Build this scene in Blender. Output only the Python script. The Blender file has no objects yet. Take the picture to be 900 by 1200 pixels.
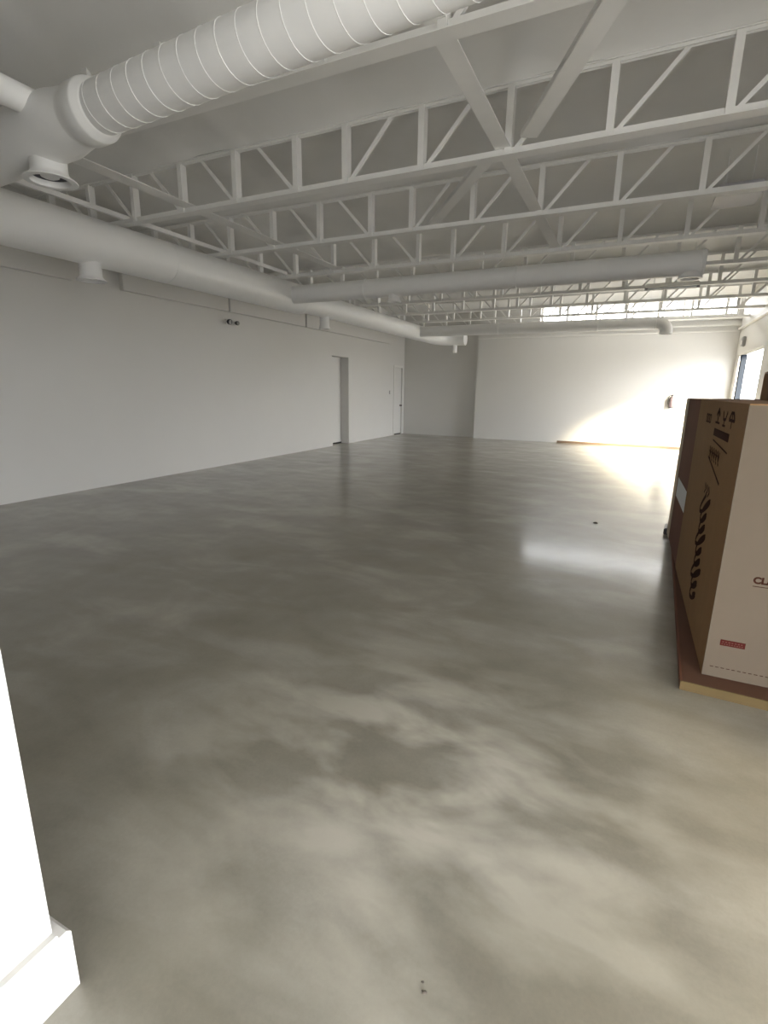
import bpy, bmesh, math, random
from mathutils import Vector, Matrix, noise
PI = math.pi
random.seed(7)
scn = bpy.context.scene
col = scn.collection

# ------------------------------------------------------------------ helpers
class MB:
    """collects shapes (world coordinates) into one mesh"""
    def __init__(s): s.v = []; s.f = []
    def add(s, vs, fs):
        n = len(s.v); s.v += [tuple(map(float, v)) for v in vs]; s.f += [tuple(i + n for i in f) for f in fs]
        return s
    def box(s, x0, x1, y0, y1, z0, z1):
        vs = [(x, y, z) for z in (z0, z1) for y in (y0, y1) for x in (x0, x1)]
        return s.add(vs, [(0, 2, 3, 1), (4, 5, 7, 6), (0, 1, 5, 4), (2, 6, 7, 3), (0, 4, 6, 2), (1, 3, 7, 5)])
    def bar(s, a, b, w, h, up=(0, 0, 1)):
        a = Vector(a); b = Vector(b); d = (b - a).normalized(); u = Vector(up)
        if abs(d.dot(u)) > .98: u = Vector((0, 1, 0))
        sx = d.cross(u).normalized() * (w / 2); sz = sx.cross(d).normalized() * (h / 2)
        vs = [p + i * sx + j * sz for p in (a, b) for j in (-1, 1) for i in (-1, 1)]
        return s.add(vs, [(0, 1, 3, 2), (4, 6, 7, 5), (0, 4, 5, 1), (2, 3, 7, 6), (0, 2, 6, 4), (1, 5, 7, 3)])
    def sweep(s, pts, rs, n=24, caps=(True, True)):
        pts = [Vector(p) for p in pts]
        if not hasattr(rs, '__len__'): rs = [rs] * len(pts)
        d0 = (pts[1] - pts[0]).normalized()
        u = d0.orthogonal().normalized()
        rings = []
        for i, p in enumerate(pts):
            if i == 0: d = pts[1] - pts[0]
            elif i == len(pts) - 1: d = pts[-1] - pts[-2]
            else:
                d = (pts[i] - pts[i - 1]).normalized() + (pts[i + 1] - pts[i]).normalized() if (pts[i+1]-pts[i]).length > 1e-6 and (pts[i]-pts[i-1]).length > 1e-6 else pts[min(i+1, len(pts)-1)] - pts[i-1]
            d = d.normalized() if d.length > 1e-9 else d0
            u = (u - d * u.dot(d)).normalized(); w = d.cross(u)
            rings.append([p + rs[i] * (math.cos(2 * PI * k / n) * u + math.sin(2 * PI * k / n) * w) for k in range(n)])
        vs = [v for r in rings for v in r]; fs = []
        for i in range(len(pts) - 1):
            for k in range(n):
                k2 = (k + 1) % n
                fs.append((i * n + k, i * n + k2, (i + 1) * n + k2, (i + 1) * n + k))
        if caps[0]: fs.append(tuple(range(n - 1, -1, -1)))
        if caps[1]: fs.append(tuple((len(pts) - 1) * n + k for k in range(n)))
        return s.add(vs, fs)
    def lathe(s, c, prof, n=32, axis=(0, 0, 1)):
        """prof: list of (r, t) along the axis from point c"""
        c = Vector(c); a = Vector(axis).normalized(); u = a.orthogonal().normalized(); w = a.cross(u)
        vs = []; fs = []
        for r, t in prof:
            for k in range(n):
                vs.append(c + a * t + r * (math.cos(2 * PI * k / n) * u + math.sin(2 * PI * k / n) * w))
        for i in range(len(prof) - 1):
            for k in range(n):
                k2 = (k + 1) % n
                fs.append((i * n + k, i * n + k2, (i + 1) * n + k2, (i + 1) * n + k))
        return s.add(vs, fs)
    def prism(s, poly, ext):
        """poly: list of 3-D points, ext: extrusion vector"""
        n = len(poly); e = Vector(ext); vs = [Vector(p) for p in poly]; vs += [p + e for p in vs]
        fs = [tuple(range(n - 1, -1, -1)), tuple(range(n, 2 * n))] + [(i, (i + 1) % n, n + (i + 1) % n, n + i) for i in range(n)]
        return s.add(vs, fs)
    def build(s, name, mat, parent=None, origin=None, bevel=0, smooth=False):
        o_ = Vector((0, 0, 0))
        if parent is not None:
            p = parent
            while p is not None: o_ = o_ + p.location; p = p.parent
        elif origin is not None: o_ = Vector(origin)
        me = bpy.data.meshes.new(name)
        me.from_pydata([Vector(v) - o_ for v in s.v], [], s.f)
        bm = bmesh.new(); bm.from_mesh(me)
        if bevel:
            bmesh.ops.remove_doubles(bm, verts=bm.verts, dist=1e-6)
            bmesh.ops.bevel(bm, geom=list(bm.edges), offset=bevel, segments=2, affect='EDGES', clamp_overlap=True)
        bmesh.ops.recalc_face_normals(bm, faces=bm.faces)
        bm.to_mesh(me); bm.free()
        if smooth:
            me.shade_smooth(); me.set_sharp_from_angle(angle=math.radians(38))
        me.materials.append(mat)
        o = bpy.data.objects.new(name, me); col.objects.link(o)
        if parent is not None: o.parent = parent
        elif origin is not None: o.location = o_
        return o

def tag(o, label, cat, group=None):
    o['label'] = label; o['category'] = cat
    if group: o['group'] = group
    return o
def thing(name, label, cat, loc, group=None):
    o = bpy.data.objects.new(name, None); col.objects.link(o); o.location = loc; o.empty_display_size = .1
    return tag(o, label, cat, group)
def struct(o): o['kind'] = 'structure'; return o
def plabel(o, t): o['label'] = t; return o
def arc(c, r, a0, a1, e1, e2, n=8):
    c = Vector(c); e1 = Vector(e1); e2 = Vector(e2)
    return [c + r * (math.cos(a0 + (a1 - a0) * i / n) * e1 + math.sin(a0 + (a1 - a0) * i / n) * e2) for i in range(n + 1)]

# ------------------------------------------------------------------ materials
def new_mat(name):
    m = bpy.data.materials.new(name); m.use_nodes = True
    nt = m.node_tree; b = nt.nodes['Principled BSDF']
    return m, nt, b
def paint(name, c, rough=.6, var=.04, scale=3.0, bump=.0, bscale=60, metallic=0.0, spec=.5):
    m, nt, b = new_mat(name); N = nt.nodes; L = nt.links
    tc = N.new('ShaderNodeTexCoord')
    nz = N.new('ShaderNodeTexNoise'); nz.inputs['Scale'].default_value = scale; nz.inputs['Detail'].default_value = 5
    L.new(tc.outputs['Object'], nz.inputs['Vector'])
    mx = N.new('ShaderNodeMix'); mx.data_type = 'RGBA'
    mx.inputs[6].default_value = (*[x * (1 - var) for x in c], 1); mx.inputs[7].default_value = (*[min(1, x * (1 + var)) for x in c], 1)
    L.new(nz.outputs['Fac'], mx.inputs[0]); L.new(mx.outputs[2], b.inputs['Base Color'])
    b.inputs['Roughness'].default_value = rough; b.inputs['Metallic'].default_value = metallic
    b.inputs['Specular IOR Level'].default_value = spec
    if bump:
        n2 = N.new('ShaderNodeTexNoise'); n2.inputs['Scale'].default_value = bscale; n2.inputs['Detail'].default_value = 3
        L.new(tc.outputs['Object'], n2.inputs['Vector'])
        bp = N.new('ShaderNodeBump'); bp.inputs['Strength'].default_value = bump; bp.inputs['Distance'].default_value = .01
        L.new(n2.outputs['Fac'], bp.inputs['Height']); L.new(bp.outputs['Normal'], b.inputs['Normal'])
    return m

M = {}
M['wall'] = paint('wall_paint', (.64, .63, .605), .55, .02, 2.0, .05, 90)
M['ceil'] = paint('insulation_facing', (.76, .755, .735), .7, .06, 2.5, .25, 9)
M['steel'] = paint('white_dryfall_steel', (.78, .775, .755), .55, .04, 8)
M['duct'] = paint('white_painted_duct', (.80, .80, .79), .42, .03, 6, .03, 40)
M['trim'] = paint('trim_paint', (.70, .69, .66), .5, .03, 4)
M['dark'] = paint('black_void', (.012, .012, .013), .5, .1, 10)
M['slot'] = paint('dark_slot', (.008, .009, .02), .5, .1, 10)
M['bronze'] = paint('dark_window_frame', (.02, .025, .035), .8, .1, 20, spec=.1)
M['base'] = paint('shade_strip_brown', (.15, .10, .065), .6, .1, 12)
M['box'] = paint('cardboard_light', (.112, .085, .058), .8, .05, 7, .05, 200)
M['boxside'] = paint('cardboard_brown', (.25, .135, .052), .85, .12, 9, .08, 150)
M['boxdark'] = paint('cardboard_dark', (.15, .052, .024), .8, .12, 9)
M['tray'] = paint('cardboard_tray', (.10, .066, .022), .85, .12, 12)
M['traytop'] = paint('cardboard_tray_floor', (.085, .034, .015), .85, .12, 12)
M['ink'] = paint('brown_ink', (.035, .011, .006), .9, .1, 20, spec=.1)
M['red'] = paint('red_label', (.06, .009, .007), .8, .1, 30, spec=.1)
M['pink'] = paint('label_print', (.10, .045, .035), .8, .1, 30, spec=.1)
M['paper'] = paint('white_paper', (.75, .77, .80), .6, .03, 15)
M['edge'] = paint('corner_board', (.55, .46, .34), .7, .1, 15)
M['black'] = paint('black_plastic', (.015, .014, .016), .45, .1, 20)
M['grey'] = paint('grey_fitting', (.30, .30, .30), .5, .08, 20)
M['extin'] = paint('extinguisher_body', (.10, .075, .085), .35, .05, 20)
M['chip'] = paint('dark_chip', (.09, .075, .06), .9, .2, 50)
M['unit'] = paint('blue_grey_metal', (.42, .42, .46), .5, .04, 6)
M['lens'] = paint('lamp_lens', (.20, .20, .20), .2, .1, 30)
M['knob'] = paint('dark_knob', (.02, .018, .016), .35, .1, 30)

def floor_mat():
    m, nt, b = new_mat('polished_concrete'); N = nt.nodes; L = nt.links
    tc = N.new('ShaderNodeTexCoord')
    def nz(scale, det, rough=.55, vec=None, dist=0):
        n = N.new('ShaderNodeTexNoise'); n.inputs['Scale'].default_value = scale; n.inputs['Detail'].default_value = det
        n.inputs['Roughness'].default_value = rough; n.inputs['Distortion'].default_value = dist
        L.new(vec if vec else tc.outputs['Object'], n.inputs['Vector']); return n.outputs['Fac']
    def ramp(fac, stops):
        r = N.new('ShaderNodeValToRGB'); e = r.color_ramp.elements
        e[0].position, e[0].color = stops[0][0], (*stops[0][1], 1); e[1].position, e[1].color = stops[-1][0], (*stops[-1][1], 1)
        for p, c in stops[1:-1]: k = e.new(p); k.color = (*c, 1)
        L.new(fac, r.inputs['Fac']); return r.outputs['Color']
    def mix(a, bb, fac, mode='MIX'):
        x = N.new('ShaderNodeMix'); x.data_type = 'RGBA'; x.blend_type = mode
        for s, k in ((a, 6), (bb, 7)):
            if isinstance(s, tuple): x.inputs[k].default_value = (*s, 1)
            else: L.new(s, x.inputs[k])
        if isinstance(fac, (int, float)): x.inputs[0].default_value = fac
        else: L.new(fac, x.inputs[0])
        return x.outputs[2]
    mp = N.new('ShaderNodeMapping'); mp.inputs['Rotation'].default_value = (0, 0, .7); mp.inputs['Scale'].default_value = (1.0, 1.9, 1)
    mp.inputs['Location'].default_value = (3.3, 1.7, 0)
    L.new(tc.outputs['Object'], mp.inputs['Vector'])
    big = nz(1.1, 4, .5, mp.outputs['Vector'], .5)
    c1 = ramp(big, [(.32, (.195, .177, .138)), (.5, (.228, .210, .172)), (.68, (.32, .30, .257))])
    mid = nz(4.5, 6, .6)
    c2 = ramp(mid, [(.3, (.80, .80, .80)), (.7, (1.12, 1.12, 1.12))])
    c3 = mix(c1, c2, .6, 'MULTIPLY')
    fine = nz(70, 4, .7)
    c4 = ramp(fine, [(.3, (.9, .9, .9)), (.7, (1.08, 1.08, 1.08))])
    c5 = mix(c3, c4, .6, 'MULTIPLY')
    # pale noise patches, strongest around one spot on the near floor
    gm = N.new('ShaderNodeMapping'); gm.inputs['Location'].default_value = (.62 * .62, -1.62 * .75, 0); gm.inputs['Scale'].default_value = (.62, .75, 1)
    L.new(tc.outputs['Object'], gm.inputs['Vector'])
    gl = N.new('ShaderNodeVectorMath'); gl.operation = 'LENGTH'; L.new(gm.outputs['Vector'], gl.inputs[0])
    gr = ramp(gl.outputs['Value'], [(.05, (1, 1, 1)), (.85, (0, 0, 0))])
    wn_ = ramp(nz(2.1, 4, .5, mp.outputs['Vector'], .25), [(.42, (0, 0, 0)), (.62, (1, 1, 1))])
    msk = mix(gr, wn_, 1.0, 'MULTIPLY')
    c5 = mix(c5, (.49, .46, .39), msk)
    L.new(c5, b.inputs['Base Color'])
    rr = N.new('ShaderNodeMapRange'); rr.inputs[1].default_value = .3; rr.inputs[2].default_value = .7
    rr.inputs[3].default_value = .28; rr.inputs[4].default_value = .38
    L.new(nz(2.2, 5, .6), rr.inputs[0]); L.new(rr.outputs[0], b.inputs['Roughness'])
    b.inputs['Specular IOR Level'].default_value = .5
    b.inputs['Coat Weight'].default_value = .55; b.inputs['Coat Roughness'].default_value = .13; b.inputs['Coat IOR'].default_value = 1.5
    return m
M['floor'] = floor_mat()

def glass_mat(name, tr):
    m = bpy.data.materials.new(name); m.use_nodes = True; nt = m.node_tree; N = nt.nodes; L = nt.links
    N.remove(N['Principled BSDF']); out = N['Material Output']
    t = N.new('ShaderNodeBsdfTransparent'); t.inputs['Color'].default_value = (tr, tr, tr, 1)
    g = N.new('ShaderNodeBsdfGlossy'); g.inputs['Roughness'].default_value = .02
    mx = N.new('ShaderNodeMixShader'); mx.inputs[0].default_value = .05
    L.new(t.outputs[0], mx.inputs[1]); L.new(g.outputs[0], mx.inputs[2]); L.new(mx.outputs[0], out.inputs['Surface'])
    return m
M['glass'] = glass_mat('clear_glass', .95)
M['tinted'] = glass_mat('tinted_glass', .85)

# ------------------------------------------------------------------ dimensions (metres), camera stands at x=0,y=0
XL, XR, YF, YG, YB = -7.1, 2.3, 16.15, 16.42, -1.2     # left, right, far, recessed far, rear
XS = -4.5                                             # step in the far wall
ZT = 4.15
WY0, WY1, WZ = 13.0, 15.85, 2.46                       # far right storefront opening
CX0, CX1, CZ0, CZ1 = -2.65, 2.2, 3.46, 3.93            # clerestory
DX0, DX1, DZ = .3, 1.0, 2.2                         # entrance behind the camera
LX0, LX1, LZ0, LZ1 = -5.2, -4.8, 1.3, 1.7               # unseen window behind the partition, added for more rear light
RX0, RX1, RZ1 = 1.5, 1.9, 1.2                          # low unseen window beside the entrance, added for more rear light
NY0, NY1, NZ = -1.0, 1.15, 2.75                           # right storefront beside the camera
D1 = (11.69, 12.56, 2.33); D2 = (15.62, 16.27, 2.2)    # doors in left wall

# ------------------------------------------------------------------ setting
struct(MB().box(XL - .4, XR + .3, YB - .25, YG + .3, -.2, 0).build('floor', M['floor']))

JP, J0, NJ = 1.53, 2.93, 9
def ceiling():
    mb = MB(); nx, ny = 190, 380
    x0, x1, y0, y1 = XL - .3, XR + .2, YB - .2, YG + .25
    vs = []
    for j in range(ny + 1):
        y = y0 + (y1 - y0) * j / ny
        ph = (y - J0) / JP; s = abs(math.sin(PI * ph))
        for i in range(nx + 1):
            x = x0 + (x1 - x0) * i / nx
            near = max(0, 1 - s * 2.2)
            w = noise.noise(Vector((x * 1.6, y * .5, 3.1))) * .035 + noise.noise(Vector((x * 4.1, y * 1.3, 9.2))) * .014
            z = 3.748 + .17 * s ** .6 + w * (.75 + .5 * s) + noise.noise(Vector((x * 1.3, round(ph) * 7.7, 1))) * .05 * near
            z = max(z, 3.728) - .105 * max(0, 1 - ((y - J0) / .42) ** 2)      # hangs lower over the first joist
            vs.append((x, y, z))
    fs = [(j * (nx + 1) + i, j * (nx + 1) + i + 1, (j + 1) * (nx + 1) + i + 1, (j + 1) * (nx + 1) + i) for j in range(ny) for i in range(nx)]
    mb.add(vs, fs)
    mb.box(x0, x1, y0, y1, 4.12, 4.3)
    return mb.build('ceiling', M['ceil'], smooth=True)
struct(ceiling())

w = MB()   # left wall with two recessed doorways
xo = XL - .3
w.box(xo, XL, YB - .2, D1[0], 0, ZT).box(xo, XL, D1[1], D2[0], 0, ZT).box(xo, XL, D2[1], YG + .2, 0, ZT)
w.box(xo, XL, D1[0], D1[1], D1[2], ZT).box(xo, XL, D2[0], D2[1], D2[2], ZT)
struct(w.build('wall_left', M['wall']))
w = MB()
w.box(XS, XR + .2, YF, YF + .2, 0, CZ0).box(XS, CX0, YF, YF + .2, CZ0, ZT).box(CX1, XR + .2, YF, YF + .2, CZ0, ZT).box(CX0, CX1, YF, YF + .2, CZ1, ZT)
w.box(XS, XS + .2, YF + .2, YG + .2, 0, ZT)
struct(w.build('wall_far', M['wall']))
struct(MB().box(XL - .3, XS, YG, YG + .2, 0, ZT).build('wall_corner', M['wall']))
w = MB()
w.box(XR, XR + .2, YB - .2, NY0, 0, ZT).box(XR, XR + .2, NY0, NY1, NZ, ZT).box(XR, XR + .2, NY1, WY0, 0, ZT).box(XR, XR + .2, WY1, YF, 0, ZT).box(XR, XR + .2, WY0, WY1, WZ, ZT)
struct(w.build('wall_right', M['wall']))
w = MB()
w.box(XL, LX0, YB - .15, YB, 0, ZT).box(LX1, DX0, YB - .15, YB, 0, ZT).box(LX0, LX1, YB - .15, YB, LZ1, ZT).box(LX0, LX1, YB - .15, YB, 0, LZ0)
w.box(DX0, DX1, YB - .15, YB, DZ, ZT).box(DX1, RX0, YB - .15, YB, 0, ZT).box(RX0, RX1, YB - .15, YB, RZ1, ZT).box(RX1, XR, YB - .15, YB, 0, ZT)
struct(w.build('wall_rear', M['wall']))
# unseen slab added outside the rear wall to block direct sun
struct(MB().box(XL - .3, 6.0, YB - 2.8, YB - .15, 2.9, 3.05).build('trim_8', M['trim']))
struct(MB().box(-1.27, -1.14, YB, .525, 0, ZT).build('wall_near', M['wall']))
bb = MB(); h = .187
bb.prism([(-1.14, .525, 0), (-1.112, .525, 0), (-1.112, .525, h - .012), (-1.122, .525, h), (-1.14, .525, h)], (0, YB - .525, 0))
bb.prism([(-1.27, .525, 0), (-1.27, .553, 0), (-1.27, .553, h - .012), (-1.27, .543, h), (-1.27, .525, h)], (.158, 0, 0))
struct(bb.build('baseboard_near', M['wall']))
struct(MB().box(-1.9, XR - .02, YF - .018, YF, 0, .06).build('shade_strip_far', M['base'], bevel=.004))  # thin brown strip standing in for the shade at the wall foot

# ledges where the boarding stops short of the roof
struct(MB().box(XS, XR, YF - .05, YF, 3.05, 3.09).box(XS, XR, YF - .09, YF, 3.19, 3.23).box(XS, XR, YF - .07, YF, 3.35, 3.40).build('trim_1', M['trim'], bevel=.006))
struct(MB().box(XR - .07, XR, 9.0, YF - .1, 3.08, 3.13).build('trim_2', M['trim'], bevel=.006))
for n, (a, b) in enumerate(((-1.0, 4.86), (5.62, 7.86), (7.9, 10.4), (10.45, 15.2))):
    struct(MB().box(XL, XL + .085, a, b, 2.885, 3.25).build('trim_%d' % (n + 3), M['wall'], bevel=.006))

# doors in the left wall
for n, (d, dep) in enumerate(((D1, .25), (D2, .05))):
    y0, y1, zt = d; x = XL - dep
    leaf = struct(MB().box(x - .045, x, y0, y1, .035, zt).build('door_%d' % (n + 1), M['wall']))
    MB().box(x - .04, x + .012, y0 + .005, y1 - .005, 0, .034).build('door_gap', M['dark'], leaf)
    ky = y1 - .07
    if n == 1: MB().lathe((x, ky, .97), [(.001, .075), (.022, .072), (.030, .055), (.026, .038), (.012, .03), (.012, .01), (.03, .008), (.03, 0)], 20, (1, 0, 0)).build('door_knob', M['knob'], leaf, smooth=True)
    if n == 1:
        fr = MB()
        fr.box(XL - .002, XL + .014, y0 - .07, y0, 0, zt + .07).box(XL - .002, XL + .014, y0, y1 - .02, zt, zt + .07)
        fr.build('door_frame', M['trim'], leaf, bevel=.003)

# far right storefront
def frame_bars(mb, x0, x1, y0, y1, z0, z1, t):
    mb.box(x0, x1, y0, y0 + t, z0, z1).box(x0, x1, y1 - t, y1, z0, z1).box(x0, x1, y0 + t, y1 - t, z1 - t, z1).box(x0, x1, y0 + t, y1 - t, z0, z0 + t)
    return mb
win = MB(); frame_bars(win, XR + .02, XR + .1, WY0, WY1, 0, WZ, .045)
win = struct(win.build('window_1', M['trim'], bevel=.004))
ml = MB().box(XR - .045, XR + .07, 15.04, 15.20, .045, WZ - .045).build('mullion', M['bronze'], win, bevel=.004)
plabel(ml, 'dark blue grey mullion of the bright storefront window')
MB().box(XR - .08, XR - .045, 15.10, 15.13, 1.0, 1.32).build('pull_handle', M['grey'], ml, bevel=.006)
MB().box(XR + .055, XR + .063, WY0 + .045, 15.04, .045, WZ - .045).box(XR + .055, XR + .063, 15.20, WY1 - .045, .045, WZ - .045).build('pane', M['tinted'], win)
# clerestory
win = MB(); t = .04
win.box(CX0, CX1, YF + .05, YF + .13, CZ0, CZ0 + t).box(CX0, CX1, YF + .05, YF + .13, CZ1 - t, CZ1)
nx = 4
for k in range(nx + 1):
    x = CX0 + (CX1 - CX0 - t) * k / nx; win.box(x, x + t, YF + .05, YF + .13, CZ0 + t, CZ1 - t)
win = struct(win.build('window_2', M['trim'], bevel=.004))
for k in range(nx):
    a = CX0 + (CX1 - CX0 - t) * k / nx + t; b = CX0 + (CX1 - CX0 - t) * (k + 1) / nx
    MB().box(a, b, YF + .085, YF + .092, CZ0 + t, CZ1 - t).build('pane', M['glass'], win)
# entrance behind the camera
en = MB(); t = .05
en.box(DX0, DX0 + t, YB - .12, YB - .03, 0, DZ).box(DX1 - t, DX1, YB - .12, YB - .03, 0, DZ).box(DX0 + t, DX1 - t, YB - .12, YB - .03, DZ - t, DZ)
en = struct(en.build('door_3', M['bronze'], bevel=.004))
MB().box(DX0 + t, DX1 - t, YB - .08, YB - .072, 0.01, DZ - t).build('pane', M['glass'], en)

for n, (a, b, z0, z1) in enumerate(((LX0, LX1, LZ0, LZ1), (RX0, RX1, 0, RZ1))):
    fr = MB(); t = .05
    fr.box(a, a + t, YB - .12, YB - .03, z0, z1).box(b - t, b, YB - .12, YB - .03, z0, z1).box(a + t, b - t, YB - .12, YB - .03, z1 - t, z1).box(a + t, b - t, YB - .12, YB - .03, z0, z0 + t)
    fr = struct(fr.build('window_%d' % (n + 3), M['bronze'], bevel=.004))  # small unseen windows, added to let more light in from behind
    MB().box(a + t, b - t, YB - .08, YB - .072, z0 + t, z1 - t).build('pane', M['glass'], fr)

fr = frame_bars(MB(), XR + .02, XR + .1, NY0, NY1, 0, NZ, .05)
fr = struct(fr.build('window_5', M['bronze'], bevel=.004))
MB().box(XR + .055, XR + .063, NY0 + .05, NY1 - .05, .05, NZ - .05).build('pane', M['glass'], fr)
struct(MB().box(XR + .2, XR + 4.6, YB - 4.5, 3.2, 3.2, 3.35).build('trim_9', M['trim']))  # unseen slab added outside the side storefront to keep direct sun out

# ------------------------------------------------------------------ roof joists
XC = -2.8; PITCH = .725; HALF = .265
ZB, ZTOP = 3.30, 3.735
XJ0, XJ1 = XL + .005, XR - .005
right = [XC + HALF + PITCH * k for k in range(7) if XC + HALF + PITCH * k < XJ1 - .1]
left = [XC - HALF - PITCH * k for k in range(7) if XC - HALF - PITCH * k > XJ0 + .05]
def make_joist(y):
    root = thing('roof_joist', '', 'joist', (0, y, ZB), 'open web roof joists')
    c = MB()
    c.box(XJ0, XJ1, y - .055, y - .012, ZB - .025, ZB - .017).box(XJ0, XJ1, y + .012, y + .055, ZB - .025, ZB - .017)
    c.box(XJ0, XJ1, y - .020, y - .012, ZB - .017, ZB + .030).box(XJ0, XJ1, y + .012, y + .020, ZB - .017, ZB + .030)
    c.box(XJ0, XJ1, y - .012, y + .012, ZB - .025, ZB - .012)
    c.build('bottom_chord', M['steel'], root)
    c = MB()
    c.box(XJ0, XJ1, y - .035, y + .035, ZTOP + .022, ZTOP + .030)
    c.box(XJ0, XJ1, y - .020, y - .012, ZTOP + .002, ZTOP + .022).box(XJ0, XJ1, y + .012, y + .020, ZTOP + .002, ZTOP + .022)
    c.build('top_chord', M['steel'], root)
    for x in left + right:
        MB().bar((x, y, ZB - .01), (x, y, ZTOP + .015), .052, .078, (0, 1, 0)).build('vertical_strut', M['steel'], root)
    for xs, sg in ((left, -1), (right, 1)):
        for x in xs:
            x2 = x + sg * .44
            if XJ0 + .02 < x2 < XJ1 - .02:
                MB().bar((x + sg * .03, y, ZB), (x2, y, ZTOP), .030, .022, (0, 1, 0)).build('diagonal_strut', M['steel'], root)
    return root
def dup(root, loc):
    r = root.copy(); col.objects.link(r); r.location = loc
    for ch in list(root.children):
        c = ch.copy(); col.objects.link(c); c.parent = r
    return r
JL = ['nearest white open web roof joist, running just behind the big spiral duct',
      'second white roof joist from the camera, with a wide brace meeting its lower chord',
      'third white roof joist from the camera, crossed by the lower end of the narrow brace',
      'fourth white roof joist, the one directly above the long plain cross duct',
      'fifth white roof joist, the first one seen beyond the long plain cross duct',
      'sixth white roof joist from the camera, above the unlit strip light',
      'seventh white roof joist from the camera, partway between the two cross ducts',
      'eighth white roof joist, second one back from the far wall',
      'farthest white roof joist, just in front of the bright clerestory window']
j0 = make_joist(J0); j0['label'] = JL[0]
for k in range(1, NJ):
    o = dup(j0, (0, J0 + JP * k, ZB)); o['label'] = JL[k]

# bridging running from front to back under the joists
def angle_bar(x, y0, y1, wd, name, label):
    mb = MB().box(x - wd / 2, x + wd / 2, y0, y1, ZB + .031, ZB + .039).box(x - wd / 2, x - wd / 2 + .008, y0, y1, ZB + .039, ZB + .09)
    o = mb.build(name, M['steel'], origin=(x, y0, ZB + .031)); return tag(o, label, 'bridging', 'bridging angles under the joists')
angle_bar(-4.42, 2.2, 7.6, .16, 'bridging_angle', 'white steel bridging angle under the joists, starting beside the round outlet of the spiral duct')
angle_bar(-1.125, 2.88, 7.6, .12, 'bridging_angle', 'white steel bridging angle crossing under the joists at the middle of the ceiling')
angle_bar(-5.43, 2.4, 7.55, .04, 'bridging_angle', 'thin white bridging rail just right of the large round duct on the left')
# diagonal braces
def brace(a, b, wd, label):
    mb = MB(); a = Vector(a); b = Vector(b); d = (b - a).normalized(); s = d.cross(Vector((0, 0, 1))).normalized()
    mb.bar(a, b, wd, .008)
    for k in (-1, 1):
        mb.bar(a + s * k * wd / 2 + Vector((0, 0, .018)), b + s * k * wd / 2 + Vector((0, 0, .018)), .008, .036)
    return tag(mb.build('diagonal_brace', M['steel'], origin=a), label, 'brace', 'diagonal roof braces')
zb = ZB + .036
brace((-.20, J0 + .02, zb), (-.91, J0 + JP - .12, zb), .12, 'wide white steel brace slanting between the nearest two roof joists')
brace((-1.275, J0 + JP + .13, zb), (-2.30, J0 + 2 * JP + .05, zb), .10, 'narrower white steel brace slanting between the second and third roof joists')

# ------------------------------------------------------------------ ducts
def diffuser(parent, x, y, ztop, zbot, rn, rr):
    d = MB().lathe((x, y, 0), [(rn, ztop), (rn, zbot + .05), (rn * 1.12, zbot + .03), (rr * .98, zbot + .008), (rr, zbot + .004), (rr * .985, zbot),
                               (rr * .74, zbot), (rr * .70, zbot + .012), (rr * .69, zbot + .045), (rr * .60, zbot + .05)], 36)
    d = d.build('diffuser', M['duct'], parent, smooth=True)
    g = MB().lathe((x, y, 0), [(rr * .72, zbot + .035), (.001, zbot + .036)], 36).build('outlet_opening', M['slot'], d, smooth=True)
    c = MB().lathe((x, y, 0), [(rr * .34, zbot + .034), (rr * .34, zbot + .026), (rr * .22, zbot + .018), (.001, zbot + .016)], 32).build('diffuser_cone', M['duct'], d, smooth=True)
    return d
def band(p, d, r, wd, parent):      # raised joint band around a duct
    p = Vector(p); d = Vector(d).normalized()
    mb = MB().lathe(p, [(r, -wd / 2 - .004), (r + .007, -wd / 2), (r + .007, wd / 2), (r, wd / 2 + .004)], 40, d)
    mb.build('joint_band', M['duct'], parent, smooth=True)

# near spiral duct
A0 = Vector((-2.96, 2.29, 3.02)); AD = Vector((1, -.066, 0)).normalized(); A1 = A0 + AD * 5.2; RA = .128
t = thing('ventilation_duct', 'large spiral wound white duct crossing the top left corner, nearest to the camera', 'duct', tuple(A0))
MB().sweep([A0, A1], RA, 40).build('duct_body', M['duct'], t, smooth=True)
sp = []; n = 24; pitch = .125; u = Vector((0, 0, 1)); w_ = AD.cross(u)
tot = int(5.0 / pitch) * n
for i in range(tot):
    a = 2 * PI * i / n; sp.append(A0 + AD * (.08 + pitch * i / n) + (RA + .001) * (math.cos(a) * u + math.sin(a) * w_))
MB().sweep(sp, .002, 5).build('spiral_seam', M['duct'], t, smooth=True)
cb = MB().lathe(A0, [(RA, .08), (RA + .01, .07), (.146, .045), (.156, .035), (.160, .02), (.160, -.075), (.156, -.085), (.150, -.11), (.150, -.15)], 48, AD)
cb.build('collar_ring', M['duct'], t, smooth=True)
B0 = A0 - AD * .13
tb = MB().lathe(B0, [(.150, 0), (.162, -.10), (.178, -.20), (.178, -1.9), (.001, -1.9)], 48, AD)
tb.build('tee_body', M['duct'], t, smooth=True)
ps = B0 - AD * .30 + Vector((0, 0, .09))
MB().sweep([ps + Vector((0, .05, 0)), ps + Vector((0, -3.2, 0))], .075, 28).build('side_pipe', M['duct'], t, smooth=True)
dc = B0 - AD * .33
diffuser(t, dc.x - .07, dc.y + .02, 2.95, 2.755, .105, .155)

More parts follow.
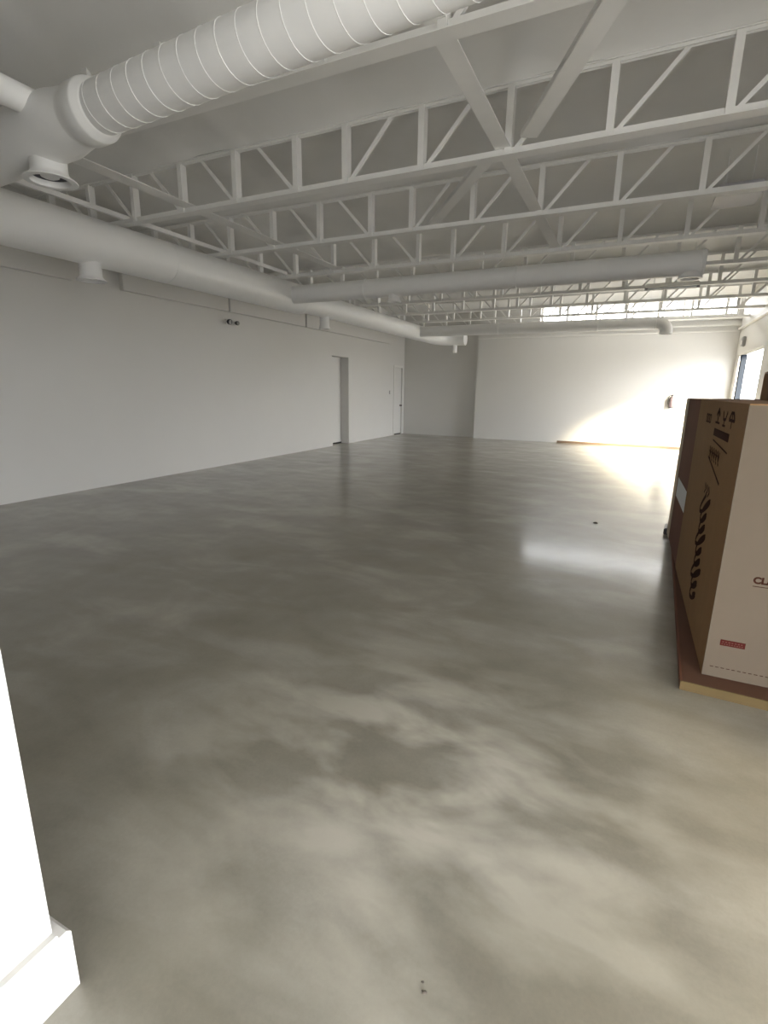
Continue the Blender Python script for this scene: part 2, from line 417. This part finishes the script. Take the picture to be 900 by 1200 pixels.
# main duct along the left wall
XM, ZM, RM, RM2 = -5.44, 3.0, .24, .195
t = thing('ventilation_duct', 'long thick white round duct running along the left wall towards the back', 'duct', (XM, 1.0, ZM))
YR = 7.85
MB().sweep([(XM, -1.1, ZM), (XM, YR - .12, ZM), (XM, YR, ZM)], [RM, RM, RM - .003], 48, (True, False)).build('duct_body', M['duct'], t, smooth=True)
for y in (2.5, 5.0): band((XM, y, ZM), (0, 1, 0), RM - .003, .03, t)
MB().sweep([(XM, YR, ZM), (XM, YR + .25, ZM), (XM, YR + .27, ZM), (XM, 14.75, ZM)] + arc((XM + .55, 14.75, ZM), .55, PI, PI / 2, (1, 0, 0), (0, 1, 0), 10)[1:] + [(XM + .78, 15.3, ZM)],
           [RM - .003, RM2 + .004, RM2, RM2] + [RM2] * 10 + [RM2], 44, (False, True)).build('narrow_run', M['duct'], t, smooth=True)
diffuser(t, XM, 3.97, ZM - RM + .05, 2.60, .11, .15)
diffuser(t, XM, 8.70, ZM - RM2 + .05, 2.60, .09, .11)
MB().sweep([(-4.98, 15.3, ZM - RM2 + .05), (-4.98, 15.3, 2.60)], .07, 24).build('down_spout', M['duct'], t, smooth=True)
MB().sweep([(-4.66, 15.3, ZM)] + arc((-4.66, 15.3, ZM - .14), .14, PI / 2, 0, (1, 0, 0), (0, 0, 1), 6) + [(-4.52, 15.3, 2.66)], .055, 20).build('end_hook', M['duct'], t, smooth=True)

# cross ducts
YB_, ZB_, RB_ = 7.45, 3.0, .138
t = thing('ventilation_duct', 'long plain white cross duct at mid ceiling, right in front of the rear joists', 'duct', (XM + RM, YB_, ZB_))
MB().sweep([(XM + .05, YB_, ZB_), (.60, YB_, ZB_)], RB_, 40).build('duct_body', M['duct'], t, smooth=True)
for x in (-3.9, -1.6, .57): band((x, YB_, ZB_), (1, 0, 0), RB_, .03, t)
diffuser(t, -3.42, YB_, ZB_ - RB_ + .04, 2.785, .085, .11)
diffuser(t, .46, YB_, ZB_ - RB_ + .04, 2.825, .11, .135)
YC_, ZC_, RC_ = 13.24, 3.0, .128
t = thing('ventilation_duct', 'farthest white cross duct below the clerestory, ending in a downturned elbow', 'duct', (XM + RM2, YC_, ZC_))
MB().sweep([(XM + RM2 - .03, YC_, ZC_), (.32, YC_, ZC_)] + arc((.32, YC_, ZC_ - .19), .19, PI / 2, 0, (1, 0, 0), (0, 0, 1), 10)[1:] + [(.51, YC_, 2.76)], RC_, 36, (True, False)).build('duct_body', M['duct'], t, smooth=True)
MB().lathe((.51, YC_, 2.765), [(RC_ - .006, 0), (.001, .001)], 32).build('outlet_opening', M['slot'], t)
for x in (-3.2, -.9, .28): band((x, YC_, ZC_), (1, 0, 0), RC_, .03, t)

# ceiling box near the right wall, strip light
t = thing('ceiling_box', 'flat square bluish grey metal box hanging between joists at upper right', 'box', (.70, 6.75, 3.42))
MB().box(.55, .92, 6.50, 7.0, 3.45, 3.52).build('box_body', M['unit'], t, bevel=.006)
MB().box(.535, .935, 6.485, 7.015, 3.435, 3.45).build('bottom_flange', M['unit'], t, bevel=.003)
MB().sweep([(.62, 6.75, 3.52), (.62, 6.75, 3.9)], .006, 8).build('hanger_rod', M['steel'], t)
MB().sweep([(.85, 6.75, 3.52), (.85, 6.75, 3.9)], .006, 8).build('hanger_rod', M['steel'], t)
t = thing('strip_light', 'unlit white strip light hanging in front of the rear joists', 'light', (.36, 9.95, 3.16))
MB().prism([(0.0, 9.85, 3.17), (0.0, 10.05, 3.17), (0.0, 9.99, 3.235), (0.0, 9.91, 3.235)], (.76, 0, 0)).build('reflector', M['steel'], t)
MB().sweep([(.03, 9.95, 3.165), (.73, 9.95, 3.165)], .016, 14).build('lamp_tube', M['paper'], t, smooth=True)
MB().box(-.012, .03, 9.93, 9.97, 3.14, 3.18).box(.73, .772, 9.93, 9.97, 3.14, 3.18).build('lamp_holder', M['grey'], t)
MB().sweep([(.12, 9.95, 3.235), (.12, 9.95, 3.80)], .006, 8).build('hanger_rod', M['steel'], t)
MB().sweep([(.64, 9.95, 3.235), (.64, 9.95, 3.80)], .006, 8).build('hanger_rod', M['steel'], t)

# ------------------------------------------------------------------ wall fittings
t = thing('emergency_light', 'small two headed emergency light high on the left wall', 'light', (XL, 7.94, 2.70))
MB().box(XL, XL + .04, 7.82, 8.06, 2.66, 2.75).build('back_box', M['wall'], t, bevel=.006)
for y, r in ((7.84, .050), (8.05, .040)):
    hd = MB().lathe((XL + .04, y, 2.705), [(.012, 0), (.02, .02), (r * .8, .03), (r, .06), (r, .085), (r * .9, .09)], 24, (1, 0, -.15)).build('lamp_head', M['black'], t, smooth=True)
    MB().lathe((XL + .04, y, 2.705), [(r * .9, .086), (.001, .088)], 24, (1, 0, -.15)).build('lens', M['lens'], hd)
t = thing('light_switch', 'tiny grey switch on the left wall near the far door', 'switch', (XL, 15.25, 1.40))
MB().box(XL, XL + .008, 15.21, 15.29, 1.35, 1.46).build('switch_plate', M['grey'], t, bevel=.003)
MB().box(XL + .008, XL + .02, 15.24, 15.26, 1.39, 1.42).build('toggle', M['trim'], t, bevel=.002)
t = thing('alarm_box', 'small grey box on the right wall above the storefront window', 'alarm', (XR, 15.2, 2.62))
MB().box(XR - .07, XR, 15.12, 15.32, 2.61, 2.84).build('housing', M['grey'], t, bevel=.012)
MB().box(XR - .078, XR - .07, 15.15, 15.29, 2.66, 2.75).build('grille', M['trim'], t, bevel=.003)
t = thing('fire_extinguisher', 'small dark extinguisher hanging on the sunlit far wall', 'extinguisher', (.99, YF - .09, 1.10))
ex, ey = .985, YF - .085
MB().lathe((ex, ey, 0), [(.001, 1.10), (.055, 1.10), (.064, 1.115), (.064, 1.33), (.058, 1.36), (.036, 1.39), (.022, 1.40), (.022, 1.43), (.001, 1.43)], 28).build('cylinder', M['extin'], t, smooth=True)
MB().lathe((ex, ey, 0), [(.0655, 1.103), (.0655, 1.135)], 28).build('base_ring', M['black'], t, smooth=True)
hd = MB().box(ex - .02, ex + .02, ey - .02, ey + .02, 1.425, 1.455).build('valve_head', M['black'], t, bevel=.005)
MB().bar((ex - .01, ey, 1.45), (ex + .085, ey, 1.50), .022, .012).bar((ex, ey, 1.43), (ex + .08, ey, 1.445), .022, .010).build('handle', M['black'], hd, bevel=.002)
hs = [Vector((ex - .02, ey, 1.44)), Vector((ex - .06, ey, 1.43)), Vector((ex - .082, ey, 1.37)), Vector((ex - .082, ey, 1.26)), Vector((ex - .075, ey, 1.2))]
MB().sweep(hs, .009, 10).build('hose', M['black'], t, smooth=True)
MB().box(ex - .03, ex + .03, ey + .06, YF, 1.2, 1.4).build('wall_bracket', M['black'], t)

# ------------------------------------------------------------------ cardboard boxes
XB = .5; ZBX = 1.45; Z0 = .053
def carton(root, x0, x1, y0, y1, z0, z1, front, side, flap=True):
    """walls, then the four closing flaps on top with a taped seam"""
    th = .006
    MB().box(x0, x1, y0, y0 + th, z0, z1).build('front_panel', front, root)
    MB().box(x0, x1, y1 - th, y1, z0, z1).build('back_panel', side, root)
    MB().box(x0, x0 + th, y0 + th, y1 - th, z0, z1).build('side_panel', side, root)
    MB().box(x1 - th, x1, y0 + th, y1 - th, z0, z1).build('side_panel', side, root)
    MB().box(x0 + th, x1 - th, y0 + th, y1 - th, z0, z0 + th).build('bottom_panel', side, root)
    xm = (x0 + x1) / 2
    MB().box(x0 + .001, xm - .002, y0 + .001, y1 - .001, z1, z1 + .006).build('top_flap', side, root)
    MB().box(xm + .002, x1 - .001, y0 + .001, y1 - .001, z1, z1 + .006).build('top_flap', side, root)
# base tray
ang = math.radians(2.6)
def rot(x, y): return (.395 + (x * math.cos(ang) + y * math.sin(ang)), 2.785 + (-x * math.sin(ang) + y * math.cos(ang)))
t = thing('cardboard_tray', 'low brown cardboard tray lying on the floor under the tall boxes', 'tray', (.395, 2.785, 0))
def rbox(mb, x0, x1, y0, y1, z0, z1):
    vs = [(*rot(x, y), z) for z in (z0, z1) for y in (y0, y1) for x in (x0, x1)]
    return mb.add(vs, [(0, 2, 3, 1), (4, 5, 7, 6), (0, 1, 5, 4), (2, 6, 7, 3), (0, 4, 6, 2), (1, 3, 7, 5)])
rbox(MB(), .008, 1.3, .008, 3.30, 0, Z0 - .003).build('tray_base', M['traytop'], t, bevel=.002)
rbox(MB(), 0, 1.3, 0, .008, 0, Z0 - .003).build('front_lip', M['tray'], t)
rbox(MB(), 0, .008, .008, 3.30, 0, Z0 - .003).build('side_lip', M['boxdark'], t)

FY0, FY1 = 2.906, 4.79
t = thing('cardboard_box', 'tall nearest cardboard box with a plain tan front and printed brown side', 'box', (XB, FY0, Z0))
carton(t, XB, 1.62, FY0, FY1, Z0, ZBX, M['box'], M['boxside'])
fp = [c for c in t.children if c.name.startswith('front_panel')][0]; plabel(fp, 'pale tan front of the cardboard box')
spn = [c for c in t.children if c.name.startswith('side_panel')][0]; plabel(spn, 'brown printed left side of the cardboard box')
# red sticker
fy = FY0 - .0015
st = MB().box(.556, .664, fy, FY0, .236, .268).build('red_sticker', M['red'], t); plabel(st, 'small dark red sticker')
pm = MB()
for k in range(7): pm.box(.564 + k * .0135, .571 + k * .0135 + random.uniform(0, .003), fy - .0006, fy, .254, .260)
for k in range(9): pm.box(.562 + k * .0108, .568 + k * .0108 + random.uniform(0, .002), fy - .0006, fy, .243, .248)
pm.build('sticker_print', M['pink'], st)
# printed lettering on the front, cut by the edge of the photograph
cu = bpy.data.curves.new('lettering', 'FONT'); cu.body = 'CLA'; cu.size = .046; cu.extrude = .0006; cu.offset = .0022
to = bpy.data.objects.new('lettering_source', cu); col.objects.link(to)
bpy.context.view_layer.update()
me = bpy.data.meshes.new_from_object(to.evaluated_get(bpy.context.evaluated_depsgraph_get()))
bpy.data.objects.remove(to)
mt = Matrix.Translation(Vector((.643, FY0 - .001, .594)) - t.location) @ Matrix.Rotation(PI / 2, 4, 'X')
me.transform(mt); me.materials.clear(); me.materials.append(M['ink'])
lo = bpy.data.objects.new('lettering', me); col.objects.link(lo); lo.parent = t
MB().box(.645, .78, fy, FY0, .576, .579).build('underline', M['ink'], t)
cr = MB()
for k in range(16): cr.box(.53 + k * .024, .545 + k * .024, fy, FY0, .108, .111)
cr.build('stitch_marks', M['ink'], t)
# marks printed on the left side (strokes on the x = XB plane; s runs from front edge to the back)
def stroke(mb, pts, wd):
    for (a, b), (c, d) in zip(pts[:-1], pts[1:]):
        mb.bar((XB - .0008, a, b), (XB - .0008, c, d), .0014, wd, Vector((0, -(d - b), c - a)).normalized() if (abs(d-b)+abs(c-a)) > 0 else (0, 0, 1))
mk = MB()
# handling symbols: arrow, cup, umbrella (row near the top), then a bold bar
stroke(mk, [(3.78, 1.325), (3.78, 1.40)], .02); stroke(mk, [(3.84, 1.37), (3.78, 1.41), (3.72, 1.37)], .016); stroke(mk, [(3.86, 1.325), (3.70, 1.325)], .012)
stroke(mk, [(3.60, 1.40), (3.57, 1.355), (3.50, 1.355), (3.46, 1.40)], .016); stroke(mk, [(3.535, 1.355), (3.535, 1.32)], .014); stroke(mk, [(3.58, 1.32), (3.49, 1.32)], .012)
stroke(mk, [(3.38, 1.36), (3.33, 1.40), (3.26, 1.40), (3.21, 1.36), (3.38, 1.36)], .016); stroke(mk, [(3.295, 1.40), (3.295, 1.315)], .012)
stroke(mk, [(3.86, 1.265), (3.30, 1.265)], .045)
stroke(mk, [(3.84, 1.215), (3.28, 1.185)], .008)
stroke(mk, [(3.92, 1.10), (3.36, 1.00)], .012)
sr = random.Random(3)
for k in range(5):     # hand written characters
    y = 3.90 - k * .085
    stroke(mk, [(y, 1.17), (y - .03, 1.11)], .012); stroke(mk, [(y + .01, 1.14), (y - .055, 1.135)], .010); stroke(mk, [(y - .05, 1.165), (y - .04, 1.10), (y - .065, 1.09)], .010)
for k in range(3):
    y = 4.30 - k * .08; stroke(mk, [(y, 1.36), (y - .05, 1.36), (y - .05, 1.31), (y, 1.31), (y, 1.36)], .010)
for k in range(3):
    y = 3.85 - k * .08; stroke(mk, [(y, .93), (y - .05, .90), (y, .87)], .012)
mk.build('printed_symbols', M['ink'], t)
mk = MB()              # long looping script running down the side
n = 260; pts = []
for i in range(n + 1):
    q = i / n
    yc = 3.74 - .10 * q; zc = .84 - .64 * q
    a = 2 * PI * 9 * q; am = .18 if (i // 29) % 3 == 0 else .11
    pts.append((yc + am * math.sin(a), zc + .030 * math.cos(a) - .05 * am * math.sin(a) / .12))
stroke(mk, pts, .026)
mk.build('script_lettering', M['ink'], t)

t = thing('cardboard_box', 'second dark reddish cardboard box standing behind the tall printed box', 'box', (XB, FY1, Z0))
carton(t, XB + .004, 1.55, FY1 + .006, 5.98, Z0, ZBX - .002, M['boxdark'], M['boxdark'])
cb_ = MB().box(XB - .001, XB + .003, 5.75, 5.985, Z0, ZBX - .002).box(XB - .001, XB + .06, 5.98, 5.985, Z0, ZBX - .002).build('corner_board', M['edge'], t)
plabel(cb_, 'pale tan board along the far corner of the box')
lb = MB().box(XB + .0015, XB + .0035, 4.83, 5.66, .52, .70).build('shipping_label', M['paper'], t); plabel(lb, 'white paper label')
o = MB().prism([(.475, 6.10, 0), (.60, 6.09, 0), (.60, 6.34, 0), (.50, 6.36, 0)], (.0, .0, .07)).build('rubber_wedge', M['black'], origin=(.54, 6.2, 0), bevel=.008)
tag(o, 'small black wedge on the floor by the far corner of the boxes', 'wedge')

# brown carton lying on top of the boxes
t = thing('cardboard_carton', 'brown carton lying on top of the boxes at the right edge', 'carton', (.90, 3.75, ZBX + .006))
zt = ZBX + .0065
cc = MB().box(.90, 1.5, 3.75, 4.9, zt, 1.655); cc.build('carton_body', M['boxside'], t, bevel=.004)
MB().prism([(.90, 3.76, 1.656), (.90, 4.89, 1.656), (1.10, 4.89, 1.76), (1.10, 3.76, 1.76)], (0, 0, .006)).build('open_flap', M['boxside'], t)

# ------------------------------------------------------------------ bits on the floor
def chip(x, y, r, label):
    mb = MB(); n = 9; ring = []
    for k in range(n):
        a = 2 * PI * k / n; q = r * random.uniform(.6, 1.1); ring.append((x + q * math.cos(a), y + .8 * q * math.sin(a), 0))
    top = [(x + (a - x) * .55, y + (b - y) * .55, r * .35) for a, b, _ in ring]
    mb.add(ring + top, [tuple(range(n - 1, -1, -1)), tuple(range(n, 2 * n))] + [(i, (i + 1) % n, n + (i + 1) % n, n + i) for i in range(n)])
    tag(mb.build('debris_chip', M['chip'], origin=(x, y, 0)), label, 'debris', 'bits on the floor')
chip(-.307, .925, .008, 'larger dark speck on the floor at the bottom of the photo')
chip(-.318, .945, .005, 'smaller dark speck just behind the larger one at the bottom')
chip(-.217, 6.275, .035, 'dark scrap on the shiny floor left of the boxes')

# ------------------------------------------------------------------ light
wd = bpy.data.worlds.new('World'); scn.world = wd; wd.use_nodes = True
bg = wd.node_tree.nodes['Background']; bg.inputs['Strength'].default_value = 24.0
wn = wd.node_tree.nodes; wl = wd.node_tree.links          # overcast sky above, darker pavement below the horizon
wt = wn.new('ShaderNodeTexCoord'); wx = wn.new('ShaderNodeSeparateXYZ'); wr = wn.new('ShaderNodeValToRGB')
wa = wn.new('ShaderNodeMath'); wa.operation = 'MULTIPLY_ADD'; wa.inputs[1].default_value = .5; wa.inputs[2].default_value = .5
wl.new(wt.outputs['Generated'], wx.inputs[0]); wl.new(wx.outputs['Z'], wa.inputs[0]); wl.new(wa.outputs[0], wr.inputs['Fac'])
e = wr.color_ramp.elements; e[0].position, e[0].color = .49, (.34, .34, .335, 1); e[1].position, e[1].color = .51, (.95, .97, 1.0, 1)
wl.new(wr.outputs['Color'], bg.inputs['Color'])
def portal(name, loc, rot_, sx, sy):
    l = bpy.data.lights.new(name, 'AREA'); l.shape = 'RECTANGLE'; l.size = sx; l.size_y = sy; l.cycles.is_portal = True
    o = bpy.data.objects.new(name, l); o.location = loc; o.rotation_euler = rot_; col.objects.link(o)
portal('window_portal', (XR + .15, (WY0 + WY1) / 2, WZ / 2), (0, PI / 2, 0), WZ, WY1 - WY0)
portal('clerestory_portal', ((CX0 + CX1) / 2, YF + .16, (CZ0 + CZ1) / 2), (-PI / 2, 0, 0), CX1 - CX0, CZ1 - CZ0)
portal('rear_portal', ((LX0 + LX1) / 2, YB - .13, (LZ0 + LZ1) / 2), (PI / 2, 0, 0), LX1 - LX0, LZ1 - LZ0)
portal('low_portal', ((RX0 + RX1) / 2, YB - .13, RZ1 / 2), (PI / 2, 0, 0), RX1 - RX0, RZ1)
portal('side_portal', (XR + .15, (NY0 + NY1) / 2, NZ / 2), (0, PI / 2, 0), NZ, NY1 - NY0)
portal('entrance_portal', ((DX0 + DX1) / 2, YB - .13, DZ / 2), (PI / 2, 0, 0), DX1 - DX0, DZ)
sl = bpy.data.lights.new('sun', 'SUN'); sl.energy = 50; sl.angle = math.radians(14); sl.color = (1, .87, .62)
so = bpy.data.objects.new('sun', sl); col.objects.link(so)
so.rotation_euler = Vector((-1, .85, -.64)).to_track_quat('-Z', 'Y').to_euler(); so.location = (6, -6, 6)

# ------------------------------------------------------------------ camera
f, pi_, ro, ya, H = 591.864, .238412, .0135476, .443346, 1.5
F = Vector((-math.sin(ya) * math.cos(pi_), math.cos(ya) * math.cos(pi_), -math.sin(pi_)))
R = Vector((math.cos(ya), math.sin(ya), 0)); U = R.cross(F)
R2 = R * math.cos(ro) + U * math.sin(ro); U2 = -R * math.sin(ro) + U * math.cos(ro)
cd = bpy.data.cameras.new('camera'); co = bpy.data.objects.new('camera', cd); col.objects.link(co)
mw = Matrix.Identity(4)
for i in range(3): mw[i][0] = R2[i]; mw[i][1] = U2[i]; mw[i][2] = -F[i]
mw[0][3], mw[1][3], mw[2][3] = 0, 0, H
co.matrix_world = mw
cd.sensor_fit = 'VERTICAL'; cd.sensor_height = 36; cd.lens = 36 * f / 1200; cd.clip_start = .02
scn.camera = co

vs_ = scn.view_settings
vs_.view_transform = 'Standard'; vs_.look = 'None'; vs_.exposure = 0.35; vs_.gamma = 1.0; vs_.use_curve_mapping = False
cy = scn.cycles
cy.max_bounces = 16; cy.diffuse_bounces = 10; cy.glossy_bounces = 6; cy.transparent_max_bounces = 12; cy.sample_clamp_indirect = 6
